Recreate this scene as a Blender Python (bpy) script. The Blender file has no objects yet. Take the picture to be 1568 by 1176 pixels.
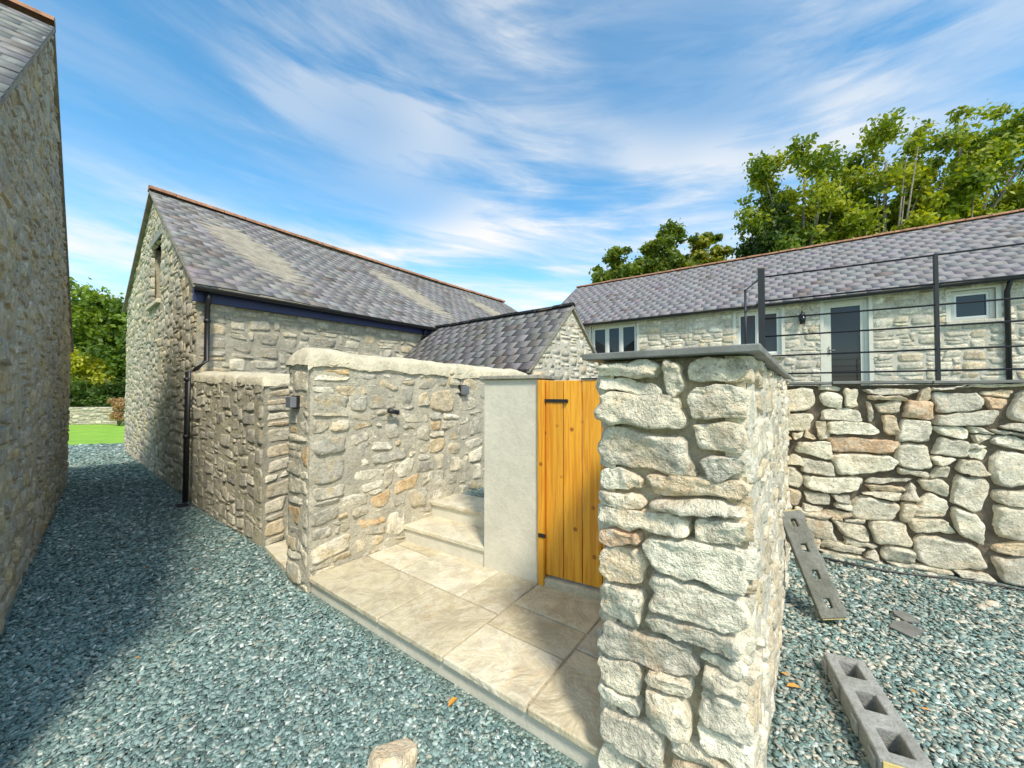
import bpy, math, random
import numpy as np
from mathutils import Vector
rng=np.random.default_rng(11); random.seed(11)
scene=bpy.context.scene
COL=scene.collection

# ------------------------------------------------------------------ helpers
def empty(name):
    e=bpy.data.objects.new(name,None); e.empty_display_size=.2; COL.objects.link(e); return e
def np_mesh(name,V,Q,mat,parent=None,cols=None,smooth=False):
    V=np.asarray(V,dtype=np.float32); Q=np.asarray(Q,dtype=np.int32)
    me=bpy.data.meshes.new(name)
    k=Q.shape[1]
    me.vertices.add(len(V)); me.vertices.foreach_set("co",V.ravel())
    me.loops.add(Q.size); me.loops.foreach_set("vertex_index",Q.ravel())
    me.polygons.add(len(Q)); me.polygons.foreach_set("loop_start",np.arange(0,Q.size,k,dtype=np.int32))
    me.polygons.foreach_set("loop_total",np.full(len(Q),k,dtype=np.int32))
    if smooth: me.polygons.foreach_set("use_smooth",np.ones(len(Q),dtype=bool))
    me.update(calc_edges=True); me.validate()
    if cols is not None:
        a=me.attributes.new("Col",'FLOAT_COLOR','POINT')
        c=np.ones((len(V),4),dtype=np.float32); c[:,:3]=cols
        a.data.foreach_set("color",c.ravel())
    me.materials.append(mat)
    o=bpy.data.objects.new(name,me); COL.objects.link(o)
    if parent: o.parent=parent
    return o
def py_mesh(name,V,Fc,mat,parent=None,bevel=0,smooth=False):
    me=bpy.data.meshes.new(name); me.from_pydata([tuple(v) for v in V],[],Fc); me.update()
    me.materials.append(mat)
    if smooth:
        for p in me.polygons: p.use_smooth=True
    o=bpy.data.objects.new(name,me); COL.objects.link(o)
    if parent: o.parent=parent
    if bevel:
        m=o.modifiers.new("b",'BEVEL'); m.width=bevel; m.segments=2; m.limit_method='ANGLE'
    return o
def prism(name,poly,z0,z1,mat,parent=None,bevel=0):
    A=sum(poly[i][0]*poly[(i+1)%len(poly)][1]-poly[(i+1)%len(poly)][0]*poly[i][1] for i in range(len(poly)))
    if A<0: poly=poly[::-1]
    n=len(poly)
    V=[(p[0],p[1],z0) for p in poly]+[(p[0],p[1],z1) for p in poly]
    Fc=[list(range(n))[::-1],list(range(n,2*n))]+[[i,(i+1)%n,n+(i+1)%n,n+i] for i in range(n)]
    return py_mesh(name,V,Fc,mat,parent,bevel)
def obox(name,O,U,a0,a1,z0,z1,d0,d1,mat,parent=None,bevel=0):
    N=(U[1],-U[0])
    P=lambda a,d:(O[0]+U[0]*a+N[0]*d,O[1]+U[1]*a+N[1]*d)
    return prism(name,[P(a0,d0),P(a1,d0),P(a1,d1),P(a0,d1)],z0,z1,mat,parent,bevel)
def tube(name,pts,r,mat,parent=None,seg=10,r2=None):
    V=[];Fc=[];n=len(pts)
    for i,p in enumerate(pts):
        p=Vector(p)
        a=Vector(pts[max(i-1,0)]); b=Vector(pts[min(i+1,n-1)])
        t=(b-a).normalized()
        up=Vector((0,0,1)) if abs(t.z)<.9 else Vector((1,0,0))
        x=t.cross(up).normalized(); y=t.cross(x).normalized()
        rr=r if r2 is None else r+(r2-r)*i/(n-1)
        for k in range(seg):
            an=2*math.pi*k/seg
            V.append(p+x*math.cos(an)*rr+y*math.sin(an)*rr)
    for i in range(n-1):
        for k in range(seg):
            k2=(k+1)%seg
            Fc.append([i*seg+k,i*seg+k2,(i+1)*seg+k2,(i+1)*seg+k])
    Fc.append(list(range(seg))[::-1]); Fc.append([(n-1)*seg+k for k in range(seg)])
    o=py_mesh(name,V,Fc,mat,parent)
    for p in o.data.polygons: p.use_smooth=len(p.vertices)==4
    return o
def norm2(a,b):
    d=(b[0]-a[0],b[1]-a[1]); L=math.hypot(*d); return (d[0]/L,d[1]/L),L
def h3(ix,iy,iz):
    n=np.sin(ix*127.1+iy*311.7+iz*74.7)*43758.5453
    return n-np.floor(n)
def vnoise(P):
    I=np.floor(P); f=P-I; f=f*f*(3-2*f); r=0
    for dx in (0,1):
        for dy in (0,1):
            for dz in (0,1):
                w=(f[...,0] if dx else 1-f[...,0])*(f[...,1] if dy else 1-f[...,1])*(f[...,2] if dz else 1-f[...,2])
                r=r+w*h3(I[...,0]+dx,I[...,1]+dy,I[...,2]+dz)
    return r*2-1

# ------------------------------------------------------------------ materials
class M:
    def __init__(s,name):
        s.m=bpy.data.materials.new(name); s.m.use_nodes=True
        s.t=s.m.node_tree; s.n=s.t.nodes; s.l=s.t.links
        s.b=s.n["Principled BSDF"]; s.pos=s.n.new("ShaderNodeNewGeometry").outputs["Position"]
    def set(s,k,v): s.b.inputs[k].default_value=v; return s
    def link(s,a,b): s.l.new(a,b)
    def mapping(s,scale=(1,1,1),rot=(0,0,0)):
        m=s.n.new("ShaderNodeMapping"); m.inputs["Scale"].default_value=scale; m.inputs["Rotation"].default_value=rot
        s.link(s.pos,m.inputs[0]); return m.outputs[0]
    def noise(s,scale,detail=5,rough=.6,vec=None,dist=0):
        n=s.n.new("ShaderNodeTexNoise"); n.inputs["Scale"].default_value=scale; n.inputs["Detail"].default_value=min(detail,4)
        n.inputs["Roughness"].default_value=rough; n.inputs["Distortion"].default_value=dist
        s.link(vec or s.pos,n.inputs["Vector"]); return n.outputs["Fac"]
    def vor(s,scale,feature='F1',out="Distance",vec=None):
        n=s.n.new("ShaderNodeTexVoronoi"); n.feature=feature; n.inputs["Scale"].default_value=scale
        s.link(vec or s.pos,n.inputs["Vector"]); return n.outputs[out]
    def ramp(s,fac,stops):
        r=s.n.new("ShaderNodeValToRGB"); e=r.color_ramp.elements
        while len(e)<len(stops): e.new(.5)
        for i,(p,c) in enumerate(stops):
            e[i].position=p; e[i].color=(c,c,c,1) if isinstance(c,(int,float)) else (*c,1)
        s.link(fac,r.inputs[0]); return r.outputs[0]
    def mix(s,a,b,fac,mode='MIX'):
        n=s.n.new("ShaderNodeMix"); n.data_type='RGBA'; n.blend_type=mode
        for v,i in ((a,6),(b,7)):
            if isinstance(v,tuple): n.inputs[i].default_value=(*v,1)
            else: s.link(v,n.inputs[i])
        if isinstance(fac,(int,float)): n.inputs[0].default_value=fac
        else: s.link(fac,n.inputs[0])
        return n.outputs[2]
    def math(s,op,a,b):
        n=s.n.new("ShaderNodeMath"); n.operation=op
        for v,i in ((a,0),(b,1)):
            if isinstance(v,(int,float)): n.inputs[i].default_value=v
            else: s.link(v,n.inputs[i])
        return n.outputs[0]
    def attr(s):
        a=s.n.new("ShaderNodeAttribute"); a.attribute_name="Col"; return a.outputs["Color"]
    def color(s,c):
        if isinstance(c,tuple): s.b.inputs["Base Color"].default_value=(*c,1)
        else: s.link(c,s.b.inputs["Base Color"])
        return s
    def bump(s,h,strength=.5,dist=.02):
        b=s.n.new("ShaderNodeBump"); b.inputs["Strength"].default_value=strength; b.inputs["Distance"].default_value=dist
        s.link(h,b.inputs["Height"]); s.link(b.outputs[0],s.b.inputs["Normal"]); return s

def stone_mat(name,tint=(.42,.25,.10),tamt=.45,bs=.7,fine=1.0,grime=(.16,.14,.105),wash=(.50,.47,.38),wamt=.5,light=.5):
    m=M(name); m.set("Roughness",.92)
    c=m.attr()
    f1=m.ramp(m.noise(13*fine,4,.75),[(.32,.6),(.68,1.32)])
    c=m.mix(c,f1,1.0,'MULTIPLY')
    t=m.math('MULTIPLY',m.ramp(m.noise(3.6,4,.68,dist=.6),[(.5,0.),(.66,1.)]),tamt)
    c=m.mix(c,tint,t)
    w=m.math('MULTIPLY',m.ramp(m.noise(8,4,.75),[(.48,0.),(.64,1.)]),wamt)
    c=m.mix(c,wash,w)
    w=m.math('MULTIPLY',m.ramp(m.noise(19,4,.75),[(.54,0.),(.66,1.)]),light)
    c=m.mix(c,(.83,.78,.65),w)
    fn=m.noise(42*fine,4,.8)
    g=m.math('MULTIPLY',m.ramp(fn,[(.34,1.),(.45,0.)]),.66)
    c=m.mix(c,grime,g)
    m.color(c)
    h=m.math('ADD',m.noise(20*fine,4,.75),m.math('MULTIPLY',fn,.5))
    m.bump(h,bs,.03)
    return m.m
def mortar_mat(name,ca,cb,bs=.7,sc=1.,dark=.5):
    m=M(name); m.set("Roughness",.95)
    n=m.noise(5*sc,4,.75); c=m.mix(ca,cb,m.ramp(n,[(.38,0.),(.62,1.)]))
    fn=m.noise(45*sc,4,.8)
    d=m.math('MULTIPLY',m.ramp(fn,[(.36,1.),(.48,0.)]),dark)
    c=m.mix(c,(.18,.155,.12),d)
    m.color(c); m.bump(m.math('ADD',m.noise(16*sc,4,.75),m.math('MULTIPLY',fn,.5)),bs,.03)
    return m.m
S_WARM=stone_mat("rubble_stone_warm",tint=(.66,.46,.18),tamt=.55,wash=(.62,.57,.42),wamt=.45)
S_GREY=stone_mat("rubble_stone_grey",tint=(.54,.42,.21),tamt=.45,wash=(.54,.50,.38),wamt=.4,light=.45)
S_DRY=stone_mat("dry_stone",tint=(.74,.50,.26),tamt=.45,bs=.85,wash=(.78,.71,.55),wamt=.5,light=.6)
S_BARN=stone_mat("barn_stone",tint=(.60,.44,.16),tamt=.6,wash=(.54,.49,.34),wamt=.5,light=.5)
MO_WARM=mortar_mat("lime_mortar",(.60,.54,.40),(.43,.395,.30))
MO_GREY=mortar_mat("grey_mortar",(.46,.43,.33),(.32,.30,.235))
MO_BARN=mortar_mat("barn_mortar",(.52,.465,.31),(.37,.335,.24))
MO_DARK=mortar_mat("joint_fill",(.22,.18,.125),(.11,.09,.065))
MO_PIL=mortar_mat("pillar_joint",(.56,.49,.34),(.36,.31,.22))
MO_CAP=mortar_mat("cap_mortar",(.76,.68,.48),(.58,.52,.37),dark=.3)
MO_JGREY=mortar_mat("pale_mortar",(.66,.61,.49),(.53,.49,.39))
def simple(name,c,rough=.6,metal=0,bump=0,bscale=40,var=.25):
    m=M(name); m.set("Roughness",rough).set("Metallic",metal)
    if var:
        n=m.noise(8,6,.6); m.color(m.mix(c,tuple(x*(1-var) for x in c),m.ramp(n,[(.35,0.),(.65,1.)])))
    else: m.color(c)
    if bump: m.bump(m.noise(bscale,7,.65),bump,.01)
    return m.m
BLACK=simple("black_painted_metal",(.018,.018,.02),.45,0,.1)
FASCIA=simple("dark_blue_fascia",(.018,.028,.12),.5)
TERRA=simple("terracotta",(.44,.22,.12),.85,0,.5,30,.5)
DECK=mortar_mat("verge_mortar",(.40,.36,.27),(.25,.22,.17))
FRAME=simple("sage_window_frame",(.68,.66,.55),.5,0,.05,var=.06)
WFR=simple("white_casement",(.80,.80,.76),.4,0,0,var=.04)
RENDER=mortar_mat("cement_render",(.72,.675,.54),(.62,.585,.47),bs=.22,sc=.7,dark=.10)
GALV=simple("grey_lamp_metal",(.24,.25,.26),.5,.3)
CAPSL=simple("cap_slate",(.22,.22,.195),.6,0,.5,14,.35)
YEL=simple("yellow_end_paint",(.72,.56,.20),.8,0,.4,30)
HOSE=simple("black_hose",(.02,.02,.02),.4)
g=M("window_glass"); g.color((.012,.016,.018)); g.set("Roughness",.03); g.set("Specular IOR Level",.5)
GLASS=g.m
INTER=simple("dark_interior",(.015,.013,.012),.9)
def slate_mat(name,moss=.35,mc=(.24,.21,.14)):
    m=M(name); m.set("Roughness",.66)
    c=m.attr(); n=m.ramp(m.noise(7,4,.75),[(.3,.75),(.7,1.2)]); c=m.mix(c,n,1.,'MULTIPLY')
    s=m.math('MULTIPLY',m.ramp(m.noise(1.3,4,.85),[(.56,0.),(.61,1.)]),moss)
    c=m.mix(c,mc,s)
    l=m.math('MULTIPLY',m.ramp(m.noise(24,4,.8),[(.58,0.),(.66,1.)]),.25)
    c=m.mix(c,(.42,.41,.36),l)
    m.color(c); m.bump(m.noise(25,4,.65),.25,.01); return m.m
SLATE=slate_mat("weathered_slate",.6,(.14,.11,.08)); SLATE2=slate_mat("purple_slate",.10,(.20,.175,.16))
m=M("sandstone_flag"); m.set("Roughness",.95); m.set("Specular IOR Level",.15)
c=m.mix((.72,.66,.48),(.56,.50,.37),m.ramp(m.noise(2.6,4,.7,dist=1.6),[(.40,0.),(.58,1.)]))
c=m.mix(c,(.60,.45,.25),m.math('MULTIPLY',m.ramp(m.noise(2.4,4,.65,dist=2.2),[(.55,0.),(.66,1.)]),.42))
c=m.mix(c,(.78,.74,.60),m.math('MULTIPLY',m.ramp(m.noise(5.,4,.7,dist=1.4),[(.50,0.),(.57,1.)]),.5))
c=m.mix(c,(.42,.39,.31),m.math('MULTIPLY',m.ramp(m.noise(9,4,.75,dist=1.),[(.56,0.),(.70,1.)]),.4))
c=m.mix(c,(.46,.42,.32),m.math('MULTIPLY',m.ramp(m.noise(48,4,.75),[(.5,0.),(.72,1.)]),.45))
c=m.mix(c,m.attr(),1.,'MULTIPLY'); m.color(c); m.bump(m.noise(5,4,.68,dist=.5),.9,.035); FLAG=m.m
m=M("slate_gravel"); m.set("Roughness",.8)
vn=m.n.new("ShaderNodeTexVoronoi"); vn.inputs["Scale"].default_value=65; m.link(m.pos,vn.inputs["Vector"]); vc=vn.outputs["Color"]; v=vn.outputs["Distance"]
sep=m.n.new("ShaderNodeSeparateColor"); m.link(vc,sep.inputs[0])
c=m.ramp(sep.outputs[0],[(0.,(.11,.165,.15)),(.4,(.18,.265,.235)),(.75,(.27,.36,.32)),(1.,(.46,.53,.47))])
c=m.mix(c,(.05,.07,.063),m.ramp(v,[(.5,0.),(.9,1.)]))
m.color(c); m.bump(m.math('MULTIPLY',v,-1.),.7,.02); GRAVEL=m.m
m=M("slate_chips"); m.set("Roughness",.75); m.color(m.mix(m.attr(),m.ramp(m.noise(.8,4,.6),[(.3,.82),(.7,1.2)]),1.,'MULTIPLY')); CHIP=m.m
m=M("lawn_grass"); m.set("Roughness",.9)
c=m.mix((.18,.37,.03),(.30,.52,.05),m.ramp(m.noise(1.5,4,.7),[(.3,0.),(.7,1.)])); m.color(c)
m.bump(m.noise(60,4,.7),.5,.03); GRASS=m.m
m=M("stained_pine"); m.set("Roughness",.5)
gv=m.mapping((30,30,1.3)); n=m.noise(1.5,4,.6,gv,dist=.8)
c=m.mix((.86,.43,.035),(.68,.27,.016),m.ramp(n,[(.42,0.),(.62,1.)]))
kn=m.ramp(m.vor(6.0),[(.06,1.),(.13,0.)]); c=m.mix(c,(.34,.11,.014),kn)
c=m.mix(c,m.attr(),1.,'MULTIPLY')
m.color(c); m.bump(n,.15,.004); WOOD=m.m
def leaf_mat(name):
    m=M(name); m.set("Roughness",.6); c=m.attr(); m.color(c)
    tr=m.n.new("ShaderNodeBsdfTranslucent"); mx=m.n.new("ShaderNodeMixShader"); mx.inputs[0].default_value=.42
    c2=m.mix(c,(1.5,1.4,.4),1.,'MULTIPLY'); m.link(c2,tr.inputs[0])
    m.link(m.b.outputs[0],mx.inputs[1]); m.link(tr.outputs[0],mx.inputs[2])
    m.link(mx.outputs[0],m.n["Material Output"].inputs[0]); return m.m
LEAF=leaf_mat("foliage")
BARK=simple("bark",(.26,.235,.18),.9,0,.8,12,.5)
CONC=mortar_mat("aged_concrete",(.36,.36,.33),(.25,.25,.22),bs=.5,dark=.5)

def warm(pal,k=1.16): return [((min(c[0]*k*1.02,.84),min(c[1]*k*.97,.8),min(c[2]*k*.86,.72)),w) for c,w in pal]
PAL_WARM=warm([((.50,.48,.42),5),((.58,.54,.45),5),((.54,.46,.33),2.5),((.62,.44,.25),1.0),((.40,.39,.35),3.5),((.70,.67,.58),3.5)])
PAL_GREY=warm([((.42,.40,.36),5),((.50,.48,.41),4),((.33,.32,.29),3),((.48,.41,.30),1.5),((.58,.56,.48),2)])
PAL_DRY=warm([((.60,.58,.50),4),((.68,.64,.53),5),((.62,.52,.38),2),((.48,.465,.41),2),((.66,.47,.32),.7),((.75,.71,.61),4)],1.14)
PAL_A=warm([((.38,.36,.32),5),((.46,.43,.37),4),((.31,.30,.27),3),((.46,.38,.25),2)],1.15)
PAL_J=warm([((.60,.57,.50),4),((.68,.64,.55),4),((.48,.46,.40),2.5),((.60,.51,.38),2),((.72,.70,.63),2.5)],1.12)

# ------------------------------------------------------------------ masonry
def stone_face(name,parent,O,U,W,prof,mat,pal,cw=.075,ch=.055,mw=4,mh=3,out=.018,n=5,holes=(),joint=.010,jit=.3,rough=.006,
               inset=.05,facet=.3,a_start=0.,minw=1,pw=None,rs=1,sq=(4.5,12.),warp=.014):
    r=np.random.default_rng(rs); rr=random.Random(rs)
    N=np.array([U[1],-U[0],0.]); U3=np.array([U[0],U[1],0.])
    z0=O[2]; pa=[p[0] for p in prof]; pz=[p[1] for p in prof]
    H=max(pz)-z0; nx=max(1,round((W-a_start)/cw)); cw=(W-a_start)/nx; ny=max(1,round(H/ch)); ch=H/ny
    occ=np.zeros((nx,ny),bool)
    for i in range(nx):
        for j in range(ny):
            a=a_start+(i+.5)*cw; z=z0+(j+.35)*ch
            if z>np.interp(a,pa,pz): occ[i,j]=True
            for (h0,h1,g0,g1) in holes:
                if h0<a<h1 and g0<z0+(j+.5)*ch<g1: occ[i,j]=True
    R=[]
    for j in range(ny):
        i=0
        while i<nx:
            if occ[i,j]: i+=1; continue
            w=rr.randint(minw,mw); h=rr.choices(range(1,mh+1),weights=pw or [1.5]+[1]*(mh-1))[0]
            if h>w: w=min(mw,h)
            k=1
            while k<w and i+k<nx and not occ[i+k,j]: k+=1
            if minw>1 and i+k==nx-1 and not occ[i+k,j]: k+=1
            w=k; hh=1
            while hh<h and j+hh<ny and not occ[i:i+w,j+hh].any(): hh+=1
            occ[i:i+w,j:j+hh]=True; R.append((i,j,w,hh)); i+=w
    R=np.array(R); S=len(R)
    J=(r.random((nx+1,ny+1,2))-.5)*2*jit*np.array([cw,ch])
    J[0,:,0]=0;J[-1,:,0]=0;J[:,0,1]=0
    def C(i,j): return np.stack([i*cw+a_start,j*ch],-1)+J[i,j]
    i,j,w,h=R.T
    c00=C(i,j);c10=C(i+w,j);c11=C(i+w,j+h);c01=C(i,j+h)
    if n<=4: g=np.array([-1,-.86,0,.86,1.])
    elif n==5: g=np.array([-1,-.88,-.4,.4,.88,1.])
    else:
        g=np.linspace(-1,1,n+1); g=np.sign(g)*np.abs(g)**.6
    m_=len(g); s,t=np.meshgrid(g,g,indexing='ij'); s=s.ravel();t=t.ravel()
    rad=np.maximum(abs(s),abs(t)); p=r.uniform(sq[0],sq[1],(S,1))
    den=(abs(s)[None]**p+abs(t)[None]**p)**(1/p); k=np.where(rad[None]>0,rad[None]/np.maximum(den,1e-6),1)
    th=np.arctan2(t,s)[None]
    wob=1+.045*np.sin(3*th+r.random((S,1))*6.3)*rad+.035*np.sin(5*th+r.random((S,1))*6.3)*rad-.015
    sx=s[None]*k*wob*(1-joint/(w[:,None]*cw)); ty=t[None]*k*wob*(1-joint/(h[:,None]*ch))
    f=(sx+1)/2; q=(ty+1)/2
    ab=(c00[:,None]*((1-f)*(1-q))[...,None]+c10[:,None]*(f*(1-q))[...,None]+c11[:,None]*(f*q)[...,None]+c01[:,None]*((1-f)*q)[...,None])
    oi=out*r.uniform(.45,1.5,(S,1))
    d=oi*(1-rad[None]**9*.6)
    for _ in range(3):
        gx=r.normal(0,facet,(S,1)); gy=r.normal(0,facet,(S,1)); c=r.uniform(.6,1.05,(S,1))
        d=np.minimum(d,oi*(c+gx*s[None]+gy*t[None]))
    d=np.where(rad[None]>=.999,-inset,d)
    a=ab[...,0]; b=ab[...,1]+z0
    # slow wander of the bed joints so that courses are not ruled lines
    wx=np.stack([a*2.6+rs*.7,b*2.6,np.zeros_like(a)+3.1],-1)
    edge=np.clip(np.minimum(a-a_start,W-a)/.12,0,1)
    b=b+vnoise(wx)*warp*2*np.clip((b-z0)/.2,0,1); a=a+vnoise(wx+21.3)*warp*1.6*edge
    P=np.array(O[:2]+(0.,))[None,None]+a[...,None]*U3+d[...,None]*N; P[...,2]=0
    topz=np.interp(a,pa,pz); b=np.minimum(b,topz)
    P[...,2]=b
    nz=vnoise(P*11+3.3)*.5+vnoise(P*27+9.1)*.35+np.abs(vnoise(P*48+19.1))*.3
    P=P+(nz*rough*2*(rad[None]<.999))[...,None]*N
    n2=vnoise(P*19+31.7)+.5*vnoise(P*45+1.7)
    P[...,2]+=n2*rough*.9; P+= ((vnoise(P*19+77.)+.5*vnoise(P*45+7.))*rough*.9)[...,None]*U3
    P[...,2]=np.minimum(P[...,2],np.interp(a,pa,pz))
    idx=np.arange(m_*m_).reshape(m_,m_)
    q4=np.stack([idx[:-1,:-1],idx[1:,:-1],idx[1:,1:],idx[:-1,1:]],-1).reshape(-1,4)
    Q=(np.arange(S)[:,None,None]*m_*m_+q4[None]).reshape(-1,4)
    pc=np.array([x[0] for x in pal]); pwt=np.array([x[1] for x in pal],float); pwt/=pwt.sum()
    col=pc[r.choice(len(pc),S,p=pwt)]*r.uniform(.85,1.12,(S,1))
    cols=np.repeat(col,m_*m_,axis=0)
    return np_mesh(name,P.reshape(-1,3),Q,mat,parent,cols,smooth=True)
def mortar_sheet(name,parent,O,U,W,prof,mat,off=.006,amp=.008,step=.04,holes=(),a_start=0.):
    N=np.array([U[1],-U[0],0.]); U3=np.array([U[0],U[1],0.])
    pa=[p[0] for p in prof]; pz=[p[1] for p in prof]; z0=O[2]
    nx=max(2,int((W-a_start)/step)); nz=max(2,int((max(pz)-z0)/step))
    A_,B_=np.meshgrid(np.linspace(a_start,W,nx+1),np.linspace(z0,max(pz),nz+1),indexing='ij')
    tp=np.interp(A_,pa,pz)
    Bz=np.minimum(B_,tp)
    P=np.array(O[:2]+(0.,))[None,None]+A_[...,None]*U3; P[...,2]=Bz
    d=off+amp*(vnoise(P*6+5)*.7+vnoise(P*15+8)*.6)
    d=np.where((A_<=a_start+1e-6)|(A_>=W-1e-6),min(off,0)-.001,d)
    P=P+d[...,None]*N
    idx=np.arange((nx+1)*(nz+1)).reshape(nx+1,nz+1)
    ca=(A_[:-1,:-1]+A_[1:,1:])/2; cb=(B_[:-1,:-1]+B_[1:,1:])/2
    keep=cb<np.interp(ca,pa,pz)+step*.5
    for (h0,h1,g0,g1) in holes: keep&=~((ca>h0-step/2)&(ca<h1+step/2)&(cb>g0-step/2)&(cb<g1+step/2))
    Q=np.stack([idx[:-1,:-1],idx[1:,:-1],idx[1:,1:],idx[:-1,1:]],-1)[keep]
    np_mesh(name,P.reshape(-1,3),Q,mat,parent,None,True)
def wall_core(name,parent,O,U,W,prof,thick,mat,holes=(),inset=0.,z0=None):
    z0=O[2] if z0 is None else z0
    bp=sorted(set([p[0] for p in prof]+[h[0] for h in holes]+[h[1] for h in holes]))
    pa=[p[0] for p in prof]; pz=[p[1] for p in prof]
    V=[];Fc=[]
    N=(U[1],-U[0])
    def P(a,d,z): return (O[0]+U[0]*a+N[0]*d,O[1]+U[1]*a+N[1]*d,z)
    for a0,a1 in zip(bp[:-1],bp[1:]):
        if a1-a0<1e-5: continue
        mid=(a0+a1)/2; t0=np.interp(a0,pa,pz); t1=np.interp(a1,pa,pz)
        hs=sorted([(h[2],h[3]) for h in holes if h[0]<mid<h[1]])
        segs=[];cur=z0
        for b0,b1 in hs: segs.append((cur,cur,b0,b0)); cur=b1
        segs.append((cur,cur,t0,t1))
        for (l0,l1,u0,u1) in segs:
            k=len(V)
            V+=[P(a0,-inset,l0),P(a1,-inset,l1),P(a1,-thick,l1),P(a0,-thick,l0),P(a0,-inset,u0),P(a1,-inset,u1),P(a1,-thick,u1),P(a0,-thick,u0)]
            Fc+=[[k,k+1,k+5,k+4],[k+1,k+2,k+6,k+5],[k+2,k+3,k+7,k+6],[k+3,k,k+4,k+7],[k+4,k+5,k+6,k+7],[k+3,k+2,k+1,k]]
    return py_mesh(name,V,Fc,mat,parent)

# ------------------------------------------------------------------ slate roofs
def slate_roof(name,parent,e0,e1,r0,r1,mat,base=(.20,.19,.20),w=.26,expo=.2,var=.22,rs=3,sag=0.,lift=.012):
    r=np.random.default_rng(rs)
    e0,e1,r0,r1=[np.array(x,float) for x in (e0,e1,r0,r1)]
    L=np.linalg.norm(e1-e0); Sl=np.linalg.norm((r0-e0)); nr=max(3,round(Sl/expo)); nc=max(2,round(L/w))
    nrm=np.cross(e1-e0,r0-e0); nrm/=np.linalg.norm(nrm)
    if nrm[2]<0: nrm=-nrm
    def P(a,f,hh):
        p=(e0*(1-a)+e1*a)*(1-f)+(r0*(1-a)+r1*a)*f
        und=sag*(-np.sin(np.pi*np.clip(a,0,1))+.25*np.sin(a*19+f*5))
        return p+nrm*(hh+und)
    V=[];Q=[];Cc=[]
    for j in range(nr):
        off=.5 if j%2 else 0
        xs=np.arange(-1,nc+2)+off+r.uniform(-.13,.13,nc+3)
        for i in range(nc+2):
            a0=xs[i]/nc+.001/L; a1=xs[i+1]/nc-.001/L
            if a1<=0.0 or a0>=1.0: continue
            a0=max(a0,0.);a1=min(a1,1.)
            f0=j/nr+r.normal(0,.005)/Sl*2; f1=min((j+1.5)/nr,1.)
            lb=lift+abs(r.normal(0,.0018)); lt=.003; th=.006
            k=len(V)
            tl=r.normal(0,.0010)
            V+=[P(a0,f0,lb+tl),P(a1,f0,lb-tl),P(a1,f1,lt),P(a0,f1,lt),P(a0,f0,lb-th+tl),P(a1,f0,lb-th-tl),P(a1,f1,lt-th),P(a0,f1,lt-th)]
            Q+=[[k,k+1,k+2,k+3],[k+4,k+5,k+1,k],[k+5,k+6,k+2,k+1],[k+7,k+4,k,k+3]]
            b=np.array(base)*np.clip(r.normal(1,var*.5),1-var*1.8,1+var*1.8)*(1+r.normal(0,.03,3))
            if r.random()<.05: b=b*np.array([.72,.62,.55])
            Cc+=[b]*8
    np_mesh(name,np.array(V),Q,mat,parent,np.array(Cc))
    th=.045
    ns=24 if sag else 1;VV=[];FF=[]
    for s_ in range(ns+1):
        a=s_/ns
        q=[P(a,0,-.004),P(a,1,-.004)]; VV+=[q[0],q[1],q[1]-np.array([0,0,th]),q[0]-np.array([0,0,th])]
    for s_ in range(ns):
        k=4*s_
        for x,y in ((0,1),(1,2),(2,3),(3,0)): FF.append([k+x,k+y,k+4+y,k+4+x])
    FF+=[[0,1,2,3],[4*ns+3,4*ns+2,4*ns+1,4*ns]]
    py_mesh(name+"_deck",VV,FF,DECK,parent)
def ridge_tiles(name,parent,p0,p1,mat,seg=.45,r=.11,perp=None,sag=0):
    p0=Vector(p0);p1=Vector(p1);L=(p1-p0).length;n=round(L/seg);t=(p1-p0).normalized()
    x=t.cross(Vector((0,0,1))).normalized()
    V=[];Fc=[]
    for i in range(n):
        a=p0+(p1-p0)*(i/n); b=p0+(p1-p0)*((i+1)/n)-t*.012
        dz=random.uniform(-.006,.006); 
        for q,f in ((a,i/n),(b,(i+1)/n)):
            for k in range(7):
                an=math.pi*k/6
                V.append(q+x*math.cos(an)*r*1.25+Vector((0,0,math.sin(an)*r-r*.45+dz-sag*math.sin(math.pi*f))))
        k0=14*i
        for k in range(6): Fc.append([k0+k,k0+k+1,k0+7+k+1,k0+7+k])
        Fc.append([k0+k for k in range(7)][::-1]); Fc.append([k0+7+k for k in range(7)])
    py_mesh(name,V,Fc,mat,parent)
def gutter(name,parent,p0,p1,r=.055):
    p0=Vector(p0);p1=Vector(p1);t=(p1-p0).normalized();x=t.cross(Vector((0,0,1))).normalized()
    V=[];Fc=[]
    for q in (p0,p1):
        for rr in (r,r-.008):
            for k in range(9):
                an=math.pi+math.pi*k/8
                V.append(q+x*math.cos(an)*rr+Vector((0,0,math.sin(an)*rr)))
    for k in range(8):
        Fc.append([k,k+1,18+k+1,18+k]); Fc.append([9+k+1,9+k,27+k,27+k+1]); Fc.append([k,9+k,10+k,k+1]); Fc.append([18+k+1,27+k+1,27+k,18+k])
    Fc.append([0,18,27,9]); Fc.append([8,17,35,26])
    py_mesh(name,V,Fc,BLACK,parent)

def V2(p,d,k): return (p[0]+d[0]*k,p[1]+d[1]*k)

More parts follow.
